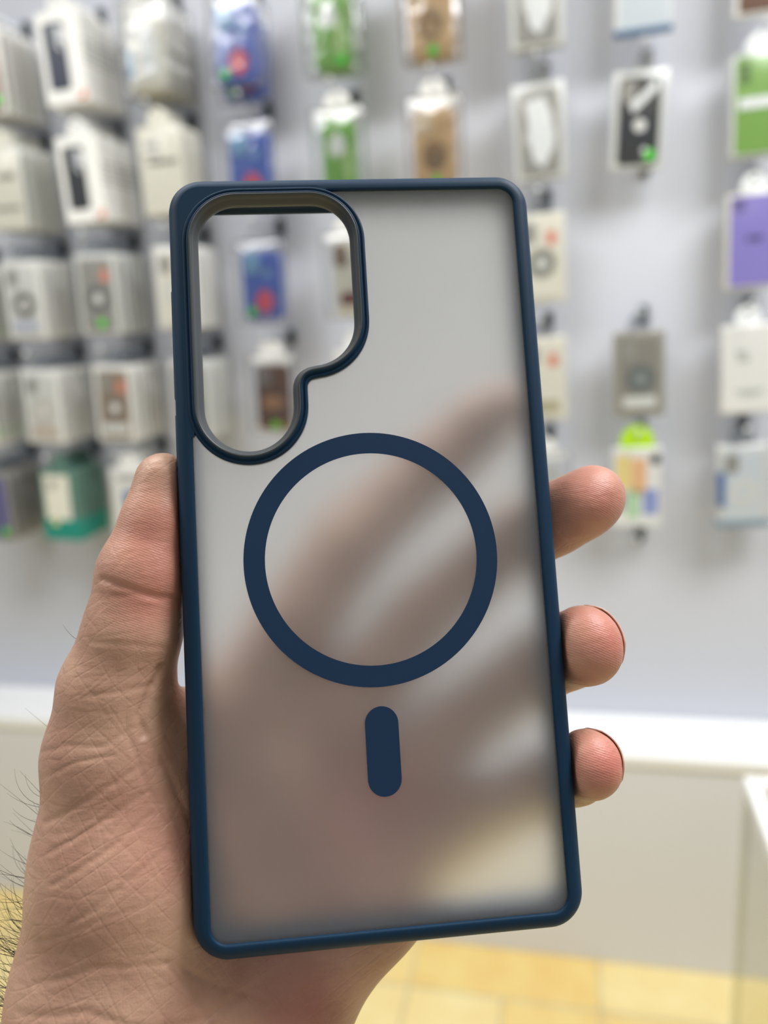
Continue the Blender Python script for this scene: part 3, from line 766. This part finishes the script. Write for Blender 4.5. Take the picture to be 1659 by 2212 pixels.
# skin folds: polylines over the palm side (x, y in mm), depth, half width
FOLDS = [
 ([(-57.5, -4.6), (-52, -6.6), (-46, -9), (-41, -9.8)], 0.75, 1.0), ([(-55, -8.2), (-49, -8.6), (-43, -11)], 0.3, 0.7),
 ([(-60, -17.5), (-52, -18.5), (-45, -20)], 0.25, 0.8),
 ([(-60, -28.5), (-54, -28.2), (-48.5, -27.6)], 0.35, 0.9),
 ([(-46.5, -24), (-49, -29), (-51, -33.5), (-50.5, -38)], 0.8, 1.0),
 ([(-50.5, -36), (-47, -44), (-43, -55), (-39, -66)], 0.45, 0.9), ([(-53, -38), (-50, -48), (-46, -58), (-44, -66)], 0.3, 0.8),
 ([(-74, -41), (-66, -38.5), (-58, -39), (-52, -36)], 0.3, 0.8), ([(-73, -46), (-64, -42), (-56, -41)], 0.25, 0.7),
 ([(-72, -55), (-62, -50), (-52, -44.5)], 0.4, 0.9), ([(-70, -60), (-60, -55), (-50, -49.5)], 0.35, 0.8), ([(-69, -66), (-58, -60), (-49, -54)], 0.3, 0.8),
 ([(-66, -74), (-55, -67), (-46, -61)], 0.22, 0.8), ([(-76, -79), (-60, -73), (-46, -70)], 0.2, 0.8),
 ([(-74, -86), (-60, -82), (-46, -84), (-40, -90)], 0.3, 1.0), ([(-78, -92), (-62, -90), (-50, -96), (-40, -97), (-30, -94)], 0.4, 1.1),
 ([(-47, -84), (-42, -92), (-38, -101), (-36, -110)], 0.35, 0.9), ([(-44, -86), (-36, -93), (-28, -97)], 0.25, 0.8),
 ([(-80, -99), (-64, -98), (-50, -104), (-38, -108)], 0.3, 0.9),
]
front = np.clip(no[:, 2] * 2.0, 0, 1)
disp = np.zeros(nv, np.float32)
for pl, dep, wd in FOLDS:
    dd = seg_dist(co[:, :2], pl)
    wd = wd * 0.7; disp += 0.55 * dep * (-np.exp(-(dd / wd) ** 2) + 0.12 * np.exp(-((dd - 2.0 * wd) / wd) ** 2)) * front
co2 = co + no * disp[:, None]
hm.vertices.foreach_set('co', (co2 * MM).ravel())
# own skin tone: redder pads, paler wrist
blush = np.zeros(nv, np.float32)
for c, r, s in (((-46, 4, 0), 11, 0.55), ((52, 9, -4), 9, 0.75), ((50, -24, 0), 8, 0.9), ((48, -50, 0), 7, 1.0), ((-48, -10, 0), 7, 0.5), ((-20, -98, -10), 14, 0.45), ((-46, -60, -8), 14, 0.25), ((-2, -62, -18), 16, 0.5), ((-72, -108, -8), 14, 0.4)):
    blush += s * np.exp(-(np.linalg.norm(co - np.array(c, np.float32), axis=1) / r) ** 2)
at = hm.attributes.new('blush', 'FLOAT', 'POINT'); at.data.foreach_set('value', np.clip(blush, 0, 1).astype(np.float32))
# fingerprint pads
pad = np.zeros(nv, np.float32)
for c, r in (((-46, 6, 0), 13), ((52, 7, -3), 11), ((46, -25, 2), 10), ((45, -52, 2), 9), ((-48, -12, 0), 9)):
    pad += np.exp(-(np.linalg.norm(co - np.array(c, np.float32), axis=1) / r) ** 4)
at = hm.attributes.new('pad', 'FLOAT', 'POINT'); at.data.foreach_set('value', np.clip(pad, 0, 1).astype(np.float32))

def skin():
    m = bpy.data.materials.new('skin'); m.use_nodes = True
    nt = m.node_tree; b = nt.nodes['Principled BSDF']; N = nt.nodes.new; L = nt.links.new
    tc = N('ShaderNodeTexCoord')
    bl = N('ShaderNodeAttribute'); bl.attribute_name = 'blush'
    pd = N('ShaderNodeAttribute'); pd.attribute_name = 'pad'
    n1 = N('ShaderNodeTexNoise'); n1.inputs['Scale'].default_value = 70; n1.inputs['Detail'].default_value = 6
    L(tc.outputs['Object'], n1.inputs['Vector'])
    cr = N('ShaderNodeValToRGB')
    cr.color_ramp.elements[0].position = 0.32; cr.color_ramp.elements[0].color = srgb(174, 130, 110)
    cr.color_ramp.elements[1].position = 0.70; cr.color_ramp.elements[1].color = srgb(204, 163, 138)
    L(n1.outputs['Fac'], cr.inputs[0])
    mx = N('ShaderNodeMix'); mx.data_type = 'RGBA'
    mx.inputs['B'].default_value = srgb(200, 106, 96)
    ma = N('ShaderNodeMath'); ma.operation = 'MULTIPLY'; ma.inputs[1].default_value = 0.8
    L(bl.outputs['Fac'], ma.inputs[0]); L(ma.outputs[0], mx.inputs['Factor'])
    L(cr.outputs[0], mx.inputs['A']); L(mx.outputs['Result'], b.inputs['Base Color'])
    b.inputs['Roughness'].default_value = 0.46
    b.inputs['Subsurface Weight'].default_value = 0.12
    b.inputs['Subsurface Radius'].default_value = (1.0, 0.35, 0.2)
    b.inputs['Subsurface Scale'].default_value = 0.003
    # fine skin grain, cross hatching and fingerprint ridges
    v = N('ShaderNodeTexVoronoi'); v.inputs['Scale'].default_value = 1300; v.feature = 'DISTANCE_TO_EDGE'
    L(tc.outputs['Object'], v.inputs['Vector'])
    wv = N('ShaderNodeTexWave'); wv.wave_type = 'BANDS'; wv.bands_direction = 'Y'
    wv.inputs['Scale'].default_value = 640; wv.inputs['Distortion'].default_value = 5.0; wv.inputs['Detail'].default_value = 1
    wv.inputs['Detail Scale'].default_value = 0.15
    mw_ = N('ShaderNodeMapping'); mw_.inputs['Rotation'].default_value = (0, 0, math.radians(24))
    L(tc.outputs['Object'], mw_.inputs[0]); L(mw_.outputs[0], wv.inputs['Vector'])
    n2 = N('ShaderNodeTexNoise'); n2.inputs['Scale'].default_value = 420; n2.inputs['Detail'].default_value = 5
    mp = N('ShaderNodeMapping'); mp.inputs['Rotation'].default_value = (0, 0, math.radians(30)); mp.inputs['Scale'].default_value = (0.3, 1.2, 0.6)
    L(tc.outputs['Object'], mp.inputs[0]); L(mp.outputs[0], n2.inputs['Vector'])
    m1 = N('ShaderNodeMath'); m1.operation = 'MULTIPLY'; L(wv.outputs['Fac'], m1.inputs[0]); L(pd.outputs['Fac'], m1.inputs[1])
    b1 = N('ShaderNodeBump'); b1.inputs['Strength'].default_value = 0.18; b1.inputs['Distance'].default_value = 0.0002; L(m1.outputs[0], b1.inputs['Height'])
    b2 = N('ShaderNodeBump'); b2.inputs['Strength'].default_value = 0.35; b2.inputs['Distance'].default_value = 0.0006; L(n2.outputs['Fac'], b2.inputs['Height']); L(b1.outputs[0], b2.inputs['Normal'])
    b3 = N('ShaderNodeBump'); b3.inputs['Strength'].default_value = 0.25; b3.inputs['Distance'].default_value = 0.0002; L(v.outputs['Distance'], b3.inputs['Height']); L(b2.outputs[0], b3.inputs['Normal'])
    last = b3
    for ang, sc, st in ((28, 300, 0.22), (-58, 260, 0.16), (75, 520, 0.09)):
        mq = N('ShaderNodeMapping'); mq.inputs['Rotation'].default_value = (0, 0, math.radians(-ang)); 
        mq2 = N('ShaderNodeMapping'); mq2.inputs['Scale'].default_value = (0.22, 1.0, 0.5)
        vq = N('ShaderNodeTexVoronoi'); vq.feature = 'DISTANCE_TO_EDGE'; vq.inputs['Scale'].default_value = sc
        rq = N('ShaderNodeMapRange'); rq.inputs['From Max'].default_value = 0.09
        bq = N('ShaderNodeBump'); bq.inputs['Strength'].default_value = st; bq.inputs['Distance'].default_value = 0.00025
        L(tc.outputs['Object'], mq.inputs[0]); L(mq.outputs[0], mq2.inputs[0]); L(mq2.outputs[0], vq.inputs['Vector'])
        L(vq.outputs['Distance'], rq.inputs['Value']); L(rq.outputs[0], bq.inputs['Height']); L(last.outputs[0], bq.inputs['Normal'])
        iv = N('ShaderNodeMath'); iv.operation = 'MULTIPLY_ADD'; iv.inputs[1].default_value = -0.8 * st; iv.inputs[2].default_value = st
        L(pd.outputs['Fac'], iv.inputs[0]); L(iv.outputs[0], bq.inputs['Strength'])
        last = bq
    L(last.outputs[0], b.inputs['Normal'])
    return m
hand = link('hand', hm, skin())
hand.matrix_world = CASE_M
tag(hand, 'left hand with hairy wrist gripping the navy framed phone case', 'hand')

from mathutils.bvhtree import BVHTree
HAND_BVH = BVHTree.FromPolygons(co2.tolist(), [tuple(p.vertices) for p in hm.polygons])
def nail(a, b, r, n, length=9.5, half=62, m=None):
    """curved nail plate on the back of a fingertip whose last bone runs a -> b, nail side n"""
    a, b, n = Vector(a), Vector(b), Vector(n)
    t = (b - a).normalized(); n = (n - t * n.dot(t)).normalized(); s = t.cross(n)
    bm = bmesh.new(); rows = []
    for i in range(9):
        u = i / 8; x = -length * 0.45 + length * u
        rr = r * (1.03 - 0.16 * max(u - 0.35, 0) ** 1.5 * 2)
        row = []
        for k in range(9):
            ang = math.radians(-half + 2 * half * k / 8) * (1 - 0.35 * max(u - 0.75, 0) * 4)
            p = b + t * (x + 0.3) + (n * math.cos(ang) + s * math.sin(ang)) * (rr + 0.6)
            hit, hn, _, _ = HAND_BVH.find_nearest(p)
            p = hit + hn * (0.22 if u < 0.8 else 0.22 + (u - 0.8) * 2.0)
            row.append(bm.verts.new(p * MM))
        rows.append(row)
    for i in range(8):
        for k in range(8):
            bm.faces.new((rows[i][k], rows[i][k + 1], rows[i + 1][k + 1], rows[i + 1][k]))
    bmesh.ops.recalc_face_normals(bm, faces=bm.faces)
    bmesh.ops.solidify(bm, geom=list(bm.faces), thickness=0.0003)
    return from_bm('fingernail', bm, mat('nail', srgb(222, 176, 158), 0.3), hand, smooth=True)
nail((46, 4.2, -14.5), (54.2, 8.6, -10), 7.5, (0.45, 0.35, -0.85))
nail((45.5, -27.5, -13), (47.4, -24.6, -5), 7.8, (0.9, 0.3, -0.25))
nail((45, -55, -13), (46.0, -51.2, -5), 7.0, (0.9, 0.3, -0.25))
nail((29, 27.5, -20.2), (35.2, 32.5, -19), 6.6, (0, 0.1, -1))
nail((-50.6, -3.5, -8), (-45.6, 16.9, -8), 6.9, (-0.55, 0, -0.85), 8.0, 45)

# hairs along the wrist edge
bm = bmesh.new(); rh = random.Random(11)
cand = np.where((no[:, 0] < -0.55) & (no[:, 2] > -0.5) & (no[:, 2] < 0.25) & (co[:, 1] < -40) & (co[:, 1] > -112))[0]
wgt = np.clip((-co[cand, 1] - 38) / 60, 0.12, 1) ** 1.6; wgt /= wgt.sum()
rng = np.random.default_rng(5)
roots = list(rng.choice(cand, 190, p=wgt))
more = np.where((no[:, 0] < -0.7) & (abs(no[:, 2]) < 0.3) & (co[:, 1] < -15) & (co[:, 1] > -20))[0]
roots += list(rng.choice(more, 5))
for vi in roots:
    p = Vector(co2[vi].tolist()); n = Vector(no[vi].tolist())
    dirv = (n * 0.9 + Vector((-0.25, rh.uniform(-0.1, 0.9), rh.uniform(-0.3, 0.3)))).normalized()
    bend = Vector((rh.uniform(-0.05, 0.15), rh.uniform(-0.16, 0.24), rh.uniform(-0.1, 0.1)))
    L_ = rh.uniform(7, 14) if p.y < -30 else rh.uniform(3, 6)
    pts = [p - n * 0.3]; q = p.copy(); n_ = 7
    for k in range(n_):
        q = q + dirv * (L_ / n_); dirv = (dirv + bend).normalized(); pts.append(q.copy())
    tube(bm, [x * MM for x in pts], [0.055 * MM * (1 - 0.7 * k / n_) for k in range(n_ + 1)], 4, False)
hr = from_bm('arm_hair', bm, mat('dark_hair', srgb(38, 30, 26), 0.5), hand, smooth=True, kind='stuff')
